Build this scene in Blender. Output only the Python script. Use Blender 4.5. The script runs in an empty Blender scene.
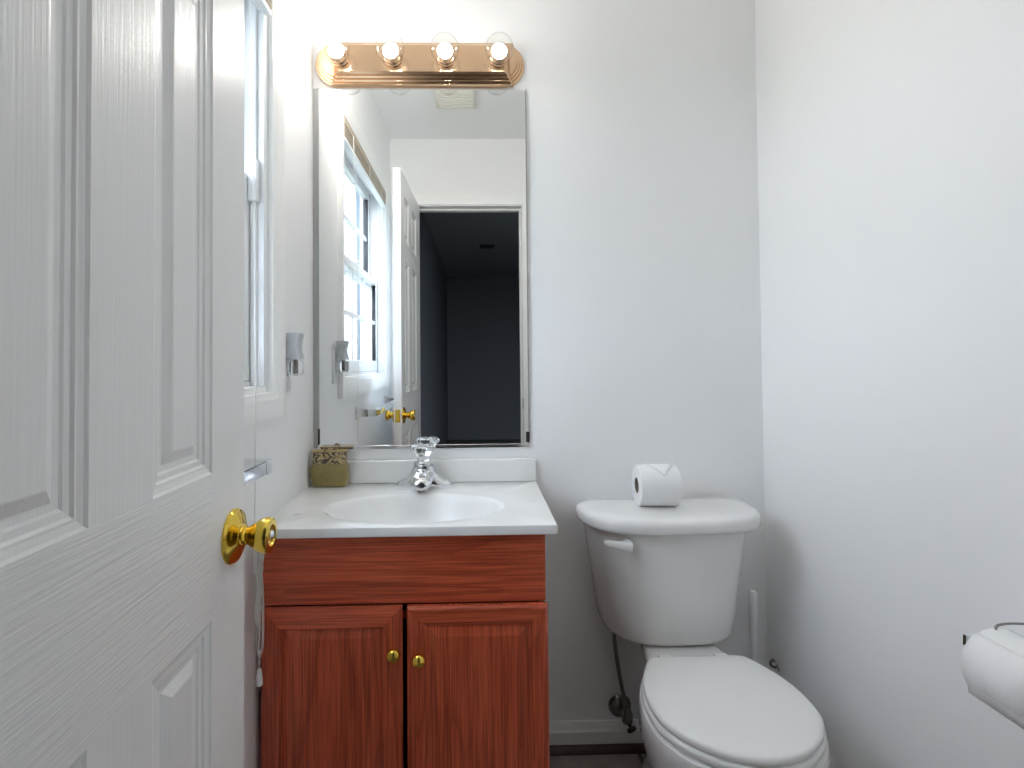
import bpy, bmesh, math, random
from mathutils import Vector, Matrix
random.seed(4)
C = bpy.context.scene.collection
SC = bpy.context.scene
PI = math.pi

# ------------------------------------------------------------------ camera
F_PX, YAW, PITCH, ROLL, CAM_Z = 527.94, .0224, .0204, -.0087, 1.1227
cam = bpy.data.cameras.new('camera'); camo = bpy.data.objects.new('camera', cam); C.objects.link(camo)
cam.sensor_fit = 'HORIZONTAL'; cam.sensor_width = 36; cam.lens = F_PX / 1024 * 36
cam.shift_x = 22.48 / 1024; cam.shift_y = -32.62 / 1024
cam.clip_start = .01; cam.clip_end = 200
fw = Vector((math.sin(YAW) * math.cos(PITCH), math.cos(YAW) * math.cos(PITCH), math.sin(PITCH)))
rt = Vector((math.cos(YAW), -math.sin(YAW), 0)); up = rt.cross(fw)
r2 = math.cos(ROLL) * rt + math.sin(ROLL) * up; u2 = -math.sin(ROLL) * rt + math.cos(ROLL) * up
m = Matrix.Identity(4)
for i in range(3):
    m[i][0], m[i][1], m[i][2] = r2[i], u2[i], -fw[i]
m[2][3] = CAM_Z
camo.matrix_world = m
SC.camera = camo

# ------------------------------------------------------------------ exposure, sky, daylight
SC.view_settings.view_transform = 'Standard'; SC.view_settings.look = 'None'
SC.view_settings.gamma = 1; SC.view_settings.use_curve_mapping = False
SC.view_settings.exposure = 1.42
BULB_STRENGTH = 98.0
SKY_STRENGTH = 3.75
SC.cycles.use_denoising = True
SC.cycles.max_bounces = 18; SC.cycles.diffuse_bounces = 12; SC.cycles.glossy_bounces = 8
SC.cycles.transparent_max_bounces = 16; SC.cycles.transmission_bounces = 8
SC.cycles.sample_clamp_indirect = 8
SC.cycles.caustics_reflective = True
W = bpy.data.worlds.new('overcast_sky'); SC.world = W; W.use_nodes = True
wn, wl = W.node_tree.nodes, W.node_tree.links
wn.clear()
w_o = wn.new('ShaderNodeOutputWorld'); w_b = wn.new('ShaderNodeBackground')
w_t = wn.new('ShaderNodeTexCoord'); w_s = wn.new('ShaderNodeSeparateXYZ'); w_r = wn.new('ShaderNodeValToRGB')
w_m = wn.new('ShaderNodeMath'); w_m.operation = 'MULTIPLY_ADD'; w_m.inputs[1].default_value = .5; w_m.inputs[2].default_value = .5
wl.new(w_t.outputs['Generated'], w_s.inputs[0]); wl.new(w_s.outputs['Z'], w_m.inputs[0]); wl.new(w_m.outputs[0], w_r.inputs[0])
e = w_r.color_ramp.elements
e[0].position = .44; e[0].color = (.10, .12, .11, 1)
e[1].position = .50; e[1].color = (.42, .52, .60, 1)
for p, c in ((.56, (.70, .765, .86, 1)), (1.0, (.68, .76, .90, 1))):
    x = e.new(p); x.color = c
wl.new(w_r.outputs[0], w_b.inputs[0]); w_b.inputs[1].default_value = SKY_STRENGTH
wl.new(w_b.outputs[0], w_o.inputs[0])

# ------------------------------------------------------------------ main dimensions (metres)
XL, XR, YB, ZC = -.478, .844, 1.5513, 2.372       # left wall, right wall, back wall, ceiling
YF0, YF1 = .04, .16                                # door wall, hall face and bathroom face
WY0, WY1, WZ0, WZ1 = .37, 1.216, 1.062, 2.006      # window opening in the left wall
DX0, DX1, DZ = -.354, .252, 1.994                  # doorway

# ------------------------------------------------------------------ materials
def mat(name, col, rough=.5, metal=0, **kw):
    mt = bpy.data.materials.new(name); mt.use_nodes = True
    b = mt.node_tree.nodes['Principled BSDF']
    b.inputs['Base Color'].default_value = (*col, 1); b.inputs['Roughness'].default_value = rough
    b.inputs['Metallic'].default_value = metal
    for k, v in kw.items():
        b.inputs[k.replace('_', ' ')].default_value = v
    return mt

def nodes(mt):
    return mt.node_tree.nodes, mt.node_tree.links, mt.node_tree.nodes['Principled BSDF']

def add_noise_bump(mt, scale=(1, 1, 1), nscale=60, detail=4, strength=.1, dist=.002, rot=(0, 0, 0), mix=None):
    n, l, b = nodes(mt)
    tc = n.new('ShaderNodeTexCoord'); mp = n.new('ShaderNodeMapping'); nz = n.new('ShaderNodeTexNoise'); bp = n.new('ShaderNodeBump')
    mp.inputs['Scale'].default_value = scale; mp.inputs['Rotation'].default_value = rot
    nz.inputs['Scale'].default_value = nscale; nz.inputs['Detail'].default_value = detail
    bp.inputs['Strength'].default_value = strength; bp.inputs['Distance'].default_value = dist
    l.new(tc.outputs['Object'], mp.inputs[0]); l.new(mp.outputs[0], nz.inputs['Vector'])
    l.new(nz.outputs['Fac'], bp.inputs['Height']); l.new(bp.outputs[0], b.inputs['Normal'])
    if mix:
        rp = n.new('ShaderNodeValToRGB'); rp.color_ramp.elements[0].color = (*mix[0], 1); rp.color_ramp.elements[1].color = (*mix[1], 1)
        rp.color_ramp.elements[0].position = mix[2]; rp.color_ramp.elements[1].position = mix[3]
        l.new(nz.outputs['Fac'], rp.inputs[0]); l.new(rp.outputs[0], b.inputs['Base Color'])
    return mt

M = {}
M['wall'] = add_noise_bump(mat('wall_paint', (.88, .88, .88), .55), nscale=140, strength=.06, dist=.001)
M['ceiling'] = add_noise_bump(mat('ceiling_paint', (.86, .86, .85), .8), nscale=90, strength=.15, dist=.002)
M['trim'] = mat('trim_paint', (.90, .90, .89), .3)
M['dark'] = add_noise_bump(mat('hall_dim_paint', (.12, .125, .14), .8), nscale=40, strength=.05)  # dark colour carries the dimness of the hall
M['hall_ceiling'] = add_noise_bump(mat('hall_ceiling_dim', (.30, .31, .33), .8), nscale=40, strength=.05)
M['hall_floor'] = add_noise_bump(mat('hall_floor_dim', (.16, .14, .13), .5), nscale=20, strength=.05)
M['door_v'] = add_noise_bump(mat('door_paint_stile', (.90, .905, .90), .34), scale=(60, 60, 1.6), nscale=5, detail=3, strength=.30, dist=.0012)
M['door_h'] = add_noise_bump(mat('door_paint_rail', (.90, .905, .90), .34), scale=(2.2, 2.2, 64), nscale=5, detail=2, strength=.6, dist=.0013)
M['vinyl'] = mat('window_vinyl', (.80, .81, .82), .35)
M['porcelain'] = mat('porcelain', (.80, .795, .785), .12, 0, Coat_Weight=.3)
M['seat'] = mat('seat_enamel', (.82, .82, .81), .22)
M['marble'] = add_noise_bump(mat('cultured_marble', (.84, .84, .835), .16), nscale=9, detail=6, strength=0.0, mix=((.80, .80, .79), (.86, .86, .855), .35, .65))
M['chrome'] = mat('chrome', (.82, .83, .85), .08, 1)
M['dull_chrome'] = mat('worn_chrome', (.26, .245, .23), .25, 1)
M['brass'] = mat('polished_brass', (.86, .60, .10), .12, 1)
M['rose_brass'] = add_noise_bump(mat('brushed_brass', (.70, .48, .31), .2, 1), scale=(2, 60, 60), nscale=12, strength=.03, dist=.0005)
M['mirror'] = mat('mirror_silver', (.86, .875, .87), 0.0, 1)
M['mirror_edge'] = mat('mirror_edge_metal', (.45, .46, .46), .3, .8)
M['shade'] = mat('grey_shade', (.42, .42, .41), .4)
M['black'] = mat('black_plastic', (.012, .012, .013), .4)
M['paper'] = add_noise_bump(mat('tissue_paper', (.85, .85, .85), .9), nscale=240, strength=.25, dist=.0015)
M['cardboard'] = mat('cardboard', (.22, .19, .16), .9)
M['plastic_white'] = mat('white_plastic', (.80, .80, .80), .35)
M['plastic_shaded'] = mat('shaded_white_plastic', (.56, .58, .62), .35)  # white plastic, its shade put into the grey colour
M['beige'] = mat('vent_beige', (.74, .72, .66), .5)
M['siding'] = mat('siding_paint', (.13, .165, .20), .6)
M['laminate'] = add_noise_bump(mat('brown_laminate', (.20, .12, .095), .5), scale=(60, 60, 3), nscale=3, strength=.03)
M['cord'] = mat('cord_cotton', (.72, .70, .66), .9)
M['blind'] = mat('blind_slats', (.40, .34, .26), .45)
M['shoe'] = add_noise_bump(mat('shoe_wood', (.045, .022, .018), .4), scale=(2, 30, 30), nscale=8, strength=.1, mix=((.03, .014, .012), (.07, .035, .028), .3, .7))
M['drain'] = mat('overflow_shadow', (.1, .1, .1), .4, .6)
M['hose'] = mat('hose_braid', (.20, .19, .18), .45, .6)

def clear_mat(name, tint, gloss, rough=.02, ior=1.45, top=.6, rim=None):
    mt = bpy.data.materials.new(name); mt.use_nodes = True
    n, l = mt.node_tree.nodes, mt.node_tree.links; n.clear()
    o = n.new('ShaderNodeOutputMaterial'); t = n.new('ShaderNodeBsdfTransparent'); g = n.new('ShaderNodeBsdfGlossy')
    mx = n.new('ShaderNodeMixShader'); fr = n.new('ShaderNodeFresnel'); mu = n.new('ShaderNodeMath')
    fr.inputs['IOR'].default_value = ior; mu.operation = 'MULTIPLY'; mu.inputs[1].default_value = gloss
    t.inputs[0].default_value = (*tint, 1); g.inputs['Roughness'].default_value = rough
    geo = n.new('ShaderNodeNewGeometry'); inv = n.new('ShaderNodeMath'); inv.operation = 'SUBTRACT'; inv.inputs[0].default_value = 1
    cap = n.new('ShaderNodeMath'); cap.operation = 'MINIMUM'; cap.inputs[1].default_value = top; m2 = n.new('ShaderNodeMath'); m2.operation = 'MULTIPLY'
    l.new(geo.outputs['Backfacing'], inv.inputs[1]); l.new(fr.outputs[0], mu.inputs[0]); l.new(mu.outputs[0], cap.inputs[0])
    l.new(cap.outputs[0], m2.inputs[0]); l.new(inv.outputs[0], m2.inputs[1]); l.new(m2.outputs[0], mx.inputs[0]); l.new(t.outputs[0], mx.inputs[1]); l.new(g.outputs[0], mx.inputs[2])
    l.new(mx.outputs[0], o.inputs[0])
    if rim:   # the glass wall is looked through lengthwise near the outline, so it takes more light there
        lw = n.new('ShaderNodeLayerWeight'); lw.inputs[0].default_value = .25; rp = n.new('ShaderNodeValToRGB')
        rp.color_ramp.elements[0].color = (*tint, 1); rp.color_ramp.elements[0].position = .35
        rp.color_ramp.elements[1].color = (*rim, 1); rp.color_ramp.elements[1].position = .9
        l.new(lw.outputs['Facing'], rp.inputs[0]); l.new(rp.outputs[0], t.inputs[0])
    return mt
M['pane'] = clear_mat('window_glass', (.95, .97, .98), 1.0)
M['bulb_glass'] = clear_mat('bulb_glass', (.98, .98, .97), 1.2, .03, 1.45, .35, (.74, .73, .71))
M['acrylic'] = mat('clear_acrylic', (.97, .98, .99), .03, 0, Transmission_Weight=1.0, IOR=1.47)

def emit_mat(name, col, s):
    mt = bpy.data.materials.new(name); mt.use_nodes = True
    n, l = mt.node_tree.nodes, mt.node_tree.links; n.clear()
    o = n.new('ShaderNodeOutputMaterial'); em = n.new('ShaderNodeEmission')
    em.inputs[0].default_value = (*col, 1); em.inputs[1].default_value = s
    l.new(em.outputs[0], o.inputs[0]); return mt
M['glow'] = emit_mat('lit_core', (1.0, .965, .92), BULB_STRENGTH)

def oak(name, along):
    """red-stained oak with the grain running along 'x' or 'z'"""
    mt = mat(name, (.15, .03, .015), .30, 0, Coat_Weight=.25, Coat_Roughness=.15)
    n, l, b = nodes(mt)
    tc = n.new('ShaderNodeTexCoord'); mp = n.new('ShaderNodeMapping')
    mp.inputs['Scale'].default_value = (1, .15, .09) if along == 'z' else (.09, .15, 1)
    l.new(tc.outputs['Object'], mp.inputs[0])
    big = n.new('ShaderNodeTexNoise'); big.inputs['Scale'].default_value = 9; big.inputs['Detail'].default_value = 2; big.inputs['Distortion'].default_value = .6
    l.new(mp.outputs[0], big.inputs['Vector'])
    mu = n.new('ShaderNodeMath'); mu.operation = 'MULTIPLY'; mu.inputs[1].default_value = 9
    fr = n.new('ShaderNodeMath'); fr.operation = 'FRACT'
    l.new(big.outputs['Fac'], mu.inputs[0]); l.new(mu.outputs[0], fr.inputs[0])
    mp2 = n.new('ShaderNodeMapping'); mp2.inputs['Scale'].default_value = (430, 12, 7) if along == 'z' else (7, 12, 430)
    l.new(tc.outputs['Object'], mp2.inputs[0])
    fine = n.new('ShaderNodeTexNoise'); fine.inputs['Scale'].default_value = 1; fine.inputs['Detail'].default_value = 3
    l.new(mp2.outputs[0], fine.inputs['Vector'])
    r1 = n.new('ShaderNodeValToRGB'); r1.color_ramp.elements[0].color = (.46, .078, .030, 1); r1.color_ramp.elements[1].color = (.68, .130, .056, 1)
    r1.color_ramp.elements[0].position = .0; r1.color_ramp.elements[1].position = .45
    x = r1.color_ramp.elements.new(1.0); x.color = (.60, .108, .044, 1)
    l.new(fr.outputs[0], r1.inputs[0])
    r2_ = n.new('ShaderNodeValToRGB'); r2_.color_ramp.elements[0].color = (.46, .38, .34, 1); r2_.color_ramp.elements[0].position = .36
    r2_.color_ramp.elements[1].color = (1.05, 1.05, 1.05, 1); r2_.color_ramp.elements[1].position = .58
    l.new(fine.outputs['Fac'], r2_.inputs[0])
    mx = n.new('ShaderNodeMixRGB'); mx.blend_type = 'MULTIPLY'; mx.inputs[0].default_value = .75
    l.new(r1.outputs[0], mx.inputs[1]); l.new(r2_.outputs[0], mx.inputs[2]); l.new(mx.outputs[0], b.inputs['Base Color'])
    bp = n.new('ShaderNodeBump'); bp.inputs['Strength'].default_value = .12; bp.inputs['Distance'].default_value = .0006
    l.new(fine.outputs['Fac'], bp.inputs['Height']); l.new(bp.outputs[0], b.inputs['Normal'])
    return mt
M['oak_v'] = oak('red_oak_upright', 'z'); M['oak_h'] = oak('red_oak_level', 'x')

def tile_mat():
    mt = mat('floor_tile', (.12, .10, .095), .45)
    n, l, b = nodes(mt)
    tc = n.new('ShaderNodeTexCoord'); mp = n.new('ShaderNodeMapping'); mp.inputs['Location'].default_value = (-.452, -.10, 0)
    br = n.new('ShaderNodeTexBrick'); br.offset = 0; br.inputs['Scale'].default_value = 1
    br.inputs['Brick Width'].default_value = .305; br.inputs['Row Height'].default_value = .305; br.inputs['Mortar Size'].default_value = .006
    br.inputs['Color1'].default_value = (.44, .37, .35, 1); br.inputs['Color2'].default_value = (.40, .335, .315, 1); br.inputs['Mortar'].default_value = (.10, .085, .08, 1)
    nz = n.new('ShaderNodeTexNoise'); nz.inputs['Scale'].default_value = 18; nz.inputs['Detail'].default_value = 6
    mx = n.new('ShaderNodeMixRGB'); mx.blend_type = 'MULTIPLY'; mx.inputs[0].default_value = .6
    l.new(tc.outputs['Object'], mp.inputs[0]); l.new(mp.outputs[0], br.inputs['Vector']); l.new(tc.outputs['Object'], nz.inputs['Vector'])
    l.new(br.outputs[0], mx.inputs[1]); l.new(nz.outputs['Fac'], mx.inputs[2]); l.new(mx.outputs[0], b.inputs['Base Color'])
    return mt
M['tile'] = tile_mat()

def scroll_mat():
    mt = mat('scroll_relief', (.5, .38, .2), .5)
    n, l, b = nodes(mt)
    tc = n.new('ShaderNodeTexCoord'); nz = n.new('ShaderNodeTexNoise'); nz.inputs['Scale'].default_value = 30; nz.inputs['Distortion'].default_value = 1.6; nz.inputs['Detail'].default_value = 1
    mu = n.new('ShaderNodeMath'); mu.operation = 'MULTIPLY'; mu.inputs[1].default_value = 5
    fr = n.new('ShaderNodeMath'); fr.operation = 'FRACT'
    rp = n.new('ShaderNodeValToRGB'); rp.color_ramp.interpolation = 'EASE'
    el = rp.color_ramp.elements; el[0].position = 0; el[0].color = (.035, .028, .018, 1); el[1].position = .45; el[1].color = (.10, .09, .06, 1)
    x = el.new(.62); x.color = (.52, .40, .22, 1); x = el.new(1.0); x.color = (.40, .30, .15, 1)
    l.new(tc.outputs['Object'], nz.inputs['Vector']); l.new(nz.outputs['Fac'], mu.inputs[0]); l.new(mu.outputs[0], fr.inputs[0]); l.new(fr.outputs[0], rp.inputs[0])
    l.new(rp.outputs[0], b.inputs['Base Color'])
    bp = n.new('ShaderNodeBump'); bp.inputs['Strength'].default_value = .5; bp.inputs['Distance'].default_value = .002
    l.new(fr.outputs[0], bp.inputs['Height']); l.new(bp.outputs[0], b.inputs['Normal'])
    return mt
M['scroll'] = scroll_mat()
M['gold'] = mat('dull_gold_glaze', (.40, .29, .12), .4)
M['olive'] = add_noise_bump(mat('olive_glaze', (.17, .135, .04), .28), nscale=30, strength=.05, mix=((.22, .175, .055), (.30, .235, .08), .3, .7))

# ------------------------------------------------------------------ mesh helpers
WL = {}
def new(): return bmesh.new()

def box(bm, x0, x1, y0, y1, z0, z1, bev=0, seg=2, mi=0):
    vs = [bm.verts.new((x, y, z)) for x in (x0, x1) for y in (y0, y1) for z in (z0, z1)]
    fs = [bm.faces.new([vs[i] for i in q]) for q in ((0, 1, 3, 2), (4, 6, 7, 5), (0, 4, 5, 1), (2, 3, 7, 6), (0, 2, 6, 4), (1, 5, 7, 3))]
    for f in fs: f.material_index = mi
    if bev:
        es = list({e for f in fs for e in f.edges})
        bmesh.ops.bevel(bm, geom=es, offset=bev, segments=seg, affect='EDGES', profile=.5)
    return fs

def loft(bm, loops, cap0=True, cap1=True, closed=True, mi=0):
    rows = [[bm.verts.new(p) for p in lp] for lp in loops]
    n = len(rows[0])
    for a, b in zip(rows, rows[1:]):
        for i in range(n if closed else n - 1):
            j = (i + 1) % n
            f = bm.faces.new((a[i], a[j], b[j], b[i])); f.material_index = mi
    if cap0: bm.faces.new(rows[0][::-1]).material_index = mi
    if cap1: bm.faces.new(rows[-1]).material_index = mi
    return rows

def lathe(bm, prof, origin, axis, n=32, cap0=True, cap1=True, mi=0):
    """prof: (radius, distance along axis)"""
    ax = Vector(axis).normalized(); o = Vector(origin)
    a = Vector((0, 0, 1)) if abs(ax.z) < .9 else Vector((1, 0, 0))
    u = ax.cross(a).normalized(); v = ax.cross(u)
    loops = [[o + ax * d + u * (r * math.cos(2 * PI * i / n)) + v * (r * math.sin(2 * PI * i / n)) for i in range(n)] for r, d in prof]
    return loft(bm, loops, cap0, cap1, mi=mi)

def sphere_prof(r, n=12, t0=0, t1=PI, d=0):
    return [(max(r * math.sin(t0 + (t1 - t0) * i / n), 1e-4), d - r * math.cos(t0 + (t1 - t0) * i / n)) for i in range(n + 1)]

def catmull(pts, per=6, closed=False):
    P = [Vector(p) for p in pts]; out = []; n = len(P)
    for i in range(n if closed else n - 1):
        if closed: p0, p1, p2, p3 = P[i - 1], P[i], P[(i + 1) % n], P[(i + 2) % n]
        else: p0, p1, p2, p3 = P[max(i - 1, 0)], P[i], P[i + 1], P[min(i + 2, n - 1)]
        for k in range(per):
            t = k / per
            out.append(.5 * ((2 * p1) + (p2 - p0) * t + (2 * p0 - 5 * p1 + 4 * p2 - p3) * t * t + (3 * p1 - p0 - 3 * p2 + p3) * t ** 3))
    if not closed: out.append(P[-1].copy())
    return out

def tube(bm, pts, r, n=10, mi=0, caps=True):
    P = [Vector(p) for p in pts]; loops = []; u = None
    for i, p in enumerate(P):
        t = (P[min(i + 1, len(P) - 1)] - P[max(i - 1, 0)]).normalized()
        if u is None:
            a = Vector((0, 0, 1)) if abs(t.z) < .9 else Vector((1, 0, 0)); u = t.cross(a).normalized()
        else:
            u = (u - t * u.dot(t)).normalized()
        v = t.cross(u); rr = r[i] if isinstance(r, (list, tuple)) else r
        loops.append([p + u * (rr * math.cos(2 * PI * k / n)) + v * (rr * math.sin(2 * PI * k / n)) for k in range(n)])
    loft(bm, loops, caps, caps, mi=mi)

def rrect(x0, x1, y0, y1, r, n=6):
    """rounded rectangle outline, counter-clockwise, as (x, y)"""
    out = []
    for cx, cy, a0 in ((x1 - r, y1 - r, 0), (x0 + r, y1 - r, PI / 2), (x0 + r, y0 + r, PI), (x1 - r, y0 + r, 1.5 * PI)):
        for k in range(n + 1):
            a = a0 + PI / 2 * k / n
            out.append((cx + r * math.cos(a), cy + r * math.sin(a)))
    return out

def obj(name, bm, mats, parent=None, smooth=None, label=None):
    """link bm (built in world coordinates) as one mesh object, under parent if given"""
    bmesh.ops.remove_doubles(bm, verts=bm.verts, dist=1e-6)
    bmesh.ops.recalc_face_normals(bm, faces=bm.faces)
    L = WL.get(parent.name, Vector((0, 0, 0))) if parent else Vector((0, 0, 0))
    if parent: bmesh.ops.translate(bm, verts=bm.verts, vec=-L)
    me = bpy.data.meshes.new(name); bm.to_mesh(me); bm.free()
    for mm in (mats if isinstance(mats, (list, tuple)) else [mats]): me.materials.append(M[mm])
    o = bpy.data.objects.new(name, me); C.objects.link(o)
    if smooth is not None:
        me.polygons.foreach_set('use_smooth', [True] * len(me.polygons))
        try: me.set_sharp_from_angle(angle=math.radians(smooth))
        except Exception: pass
    if parent: o.parent = parent
    WL[o.name] = L
    if label: o['label'] = label
    return o

def thing(name, label, cat, loc, group=None):
    o = bpy.data.objects.new(name, None); C.objects.link(o); o.location = loc; o.empty_display_size = .05
    WL[o.name] = Vector(loc); o['label'] = label; o['category'] = cat
    if group: o['group'] = group
    return o

def struct(name, bm, mats, label, cat, smooth=None):
    o = obj(name, bm, mats, None, smooth); o['kind'] = 'structure'; o['label'] = label; o['category'] = cat
    return o

def struct_empty(name, label, cat, loc):
    o = thing(name, label, cat, loc); o['kind'] = 'structure'; return o

# ------------------------------------------------------------------ room shell
bm = new(); box(bm, XL - .12, XR + .12, YF1 - .12, YB + .12, -.08, 0)
struct('floor', bm, 'tile', 'grey brown tiled floor of the small bathroom', 'floor')
bm = new(); box(bm, XL - .12, XR + .12, YF0, YB + .12, ZC, ZC + .08)
struct('ceiling', bm, 'ceiling', 'pale grey bathroom ceiling', 'ceiling')
bm = new(); box(bm, XL - .12, XR + .12, YB, YB + .12, 0, ZC)
struct('wall_back', bm, 'wall', 'white back wall behind the mirror and the toilet', 'wall')
bm = new(); box(bm, XR, XR + .12, YF0, YB, 0, ZC)
struct('wall_right', bm, 'wall', 'plain white wall to the right of the toilet', 'wall')
bm = new()
box(bm, XL - .12, XL, YF0, YB, 0, WZ0); box(bm, XL - .12, XL, YF0, YB, WZ1, ZC)
box(bm, XL - .12, XL, YF0, WY0, WZ0, WZ1); box(bm, XL - .12, XL, WY1, YB, WZ0, WZ1)
struct('wall_left', bm, 'wall', 'white wall with the window in it', 'wall')
bm = new()
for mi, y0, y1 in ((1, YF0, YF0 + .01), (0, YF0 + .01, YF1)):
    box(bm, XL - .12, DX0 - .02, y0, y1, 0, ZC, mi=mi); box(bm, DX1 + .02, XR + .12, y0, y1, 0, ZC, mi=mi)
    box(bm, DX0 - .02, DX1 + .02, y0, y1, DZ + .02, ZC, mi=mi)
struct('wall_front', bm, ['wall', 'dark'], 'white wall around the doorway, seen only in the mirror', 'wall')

# hall beyond the doorway with its dimness put into dark surface colours
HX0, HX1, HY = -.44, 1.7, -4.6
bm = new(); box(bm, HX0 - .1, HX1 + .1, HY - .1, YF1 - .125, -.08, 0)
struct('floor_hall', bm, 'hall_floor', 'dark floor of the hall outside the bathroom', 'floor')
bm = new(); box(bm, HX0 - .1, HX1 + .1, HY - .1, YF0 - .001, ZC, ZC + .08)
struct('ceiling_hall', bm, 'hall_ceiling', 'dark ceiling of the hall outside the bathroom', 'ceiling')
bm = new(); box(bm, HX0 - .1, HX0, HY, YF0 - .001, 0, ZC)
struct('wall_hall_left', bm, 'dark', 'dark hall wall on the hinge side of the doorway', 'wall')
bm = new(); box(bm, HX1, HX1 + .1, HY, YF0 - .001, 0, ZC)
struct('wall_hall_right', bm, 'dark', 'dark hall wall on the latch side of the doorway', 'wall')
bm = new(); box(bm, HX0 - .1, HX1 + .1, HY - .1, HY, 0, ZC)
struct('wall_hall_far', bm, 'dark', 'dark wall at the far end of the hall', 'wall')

# baseboards and shoe moulding
def profile_run_x(bm, prof, x0, x1):
    """prof: (y, z) outline extruded along x"""
    loft(bm, [[(x, y, z) for y, z in prof] for x in (x0, x1)])
def profile_run_y(bm, prof, y0, y1):
    loft(bm, [[(x, y, z) for x, z in prof] for y in (y0, y1)])
H = .079
bprof = [(0, 0), (-.013, 0), (-.013, H - .026), (-.010, H - .021), (-.0095, H - .014), (-.007, H - .006), (-.0055, H - .001), (-.003, H), (0, H)]
bm = new(); profile_run_x(bm, [(YB + a, b) for a, b in bprof], .150, XR)
struct('baseboard_back', bm, 'trim', 'white moulded baseboard under the back wall', 'baseboard', 30)
bm = new(); profile_run_y(bm, [(XR + a, b) for a, b in bprof], YF1, YB - .014)
struct('baseboard_right', bm, 'trim', 'white moulded baseboard under the right wall', 'baseboard', 30)
shoe = [(0, 0), (-.016, 0)] + [(-.016 * math.cos(t * PI / 10), .019 * math.sin(t * PI / 10)) for t in range(1, 6)]
bm = new(); profile_run_x(bm, [(YB - .0132 + a, b) for a, b in shoe], .150, XR - .014)
struct('trim_1', bm, 'shoe', 'dark brown wooden shoe moulding along the back baseboard', 'trim', 30)
bm = new(); profile_run_y(bm, [(XR - .0132 + a, b) for a, b in shoe], YF1, YB - .031)
struct('trim_2', bm, 'shoe', 'dark brown wooden shoe moulding along the right baseboard', 'trim', 30)

# doorway: jambs, stop and casing
t = struct_empty('trim_3', 'white door frame and casing around the doorway, seen in the mirror', 'door frame', ((DX0 + DX1) / 2, YF1, 0))
bm = new()
box(bm, DX0 - .02, DX0, YF0, YF1, 0, DZ); box(bm, DX1, DX1 + .02, YF0, YF1, 0, DZ); box(bm, DX0 - .02, DX1 + .02, YF0, YF1, DZ, DZ + .02)
obj('jamb', bm, 'trim', t)
bm = new()
box(bm, DX1 - .011, DX1, YF0 + .03, YF0 + .068, 0, DZ - .011, .002); box(bm, DX0, DX0 + .011, YF0 + .03, YF0 + .068, 0, DZ - .011, .002)
box(bm, DX0, DX1, YF0 + .03, YF0 + .068, DZ - .011, DZ, .002)
obj('door_stop', bm, 'trim', t)
CW = .056
def casing_frame(bm, a0, a1, b0, b1, put, bottom=True, w=CW):
    """mitred moulded frame around the rectangle (a0,a1)x(b0,b1); put(a, b, depth) gives a world point"""
    prof = [(0, 0), (0, .009), (.006, .012), (.012, .012), (.018, .015), (.034, .016), (.046, .018), (w, .018), (w, 0)]
    crn = [(a0, b0, -1, -1), (a0, b1, -1, 1), (a1, b1, 1, 1), (a1, b0, 1, -1)]
    loops = [[put(a + sa * o, b + (sb * o if (bottom or sb > 0) else 0), d) for o, d in prof] for a, b, sa, sb in crn]
    if bottom: loops.append(loops[0])
    loft(bm, loops, not bottom, not bottom)
bm = new(); casing_frame(bm, DX0 - .006, DX1 + .006, 0, DZ + .006, lambda a, b, d: (a, YF1 + d, b), False)
obj('casing', bm, 'trim', t, 40)
bm = new(); box(bm, DX1 - .0015, DX1 + .0003, YF1 - .036, YF1 - .006, .86, .92, .0005); box(bm, DX1 - .002, DX1 + .0003, YF1 - .028, YF1 - .012, .876, .902)
obj('strike_plate', bm, 'dull_chrome', t, label='small dark metal strike plate')

# ------------------------------------------------------------------ window in the left wall
w = struct_empty('window_1', 'white double hung window with small panes beside the open door', 'window', (XL, (WY0 + WY1) / 2, WZ0))
bm = new(); casing_frame(bm, WY0 - .004, WY1 + .004, WZ0 - .004, WZ1 + .004, lambda a, b, d: (XL + d, a, b))
obj('window_casing', bm, 'trim', w, 40)
bm = new(); box(bm, XL - .09, XL - .001, WY0 + .001, WY1 - .001, WZ0 - .004, WZ0 + .012, .004); obj('window_sill', bm, 'trim', w, 40)
bm = new()
for y0, y1, s in ((WY0, WY0 + .02, 1), (WY1 - .02, WY1, -1)):
    box(bm, XL - .118, XL - .002, y0, y1, WZ0 + .012, WZ1)
    a, b = (y0, y1 + .008) if s > 0 else (y0 - .008, y1)
    box(bm, XL - .030, XL - .016, a, b, WZ0 + .012, WZ1, .003); box(bm, XL - .066, XL - .056, a, b, WZ0 + .012, WZ1, .002)
    box(bm, XL - .112, XL - .098, a, b, WZ0 + .012, WZ1, .002)
box(bm, XL - .118, XL - .002, WY0 + .02, WY1 - .02, WZ1 - .02, WZ1); box(bm, XL - .118, XL - .03, WY0 + .02, WY1 - .02, WZ0 + .0125, WZ0 + .022)
obj('window_frame', bm, 'vinyl', w)
MEET = 1.525
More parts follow.
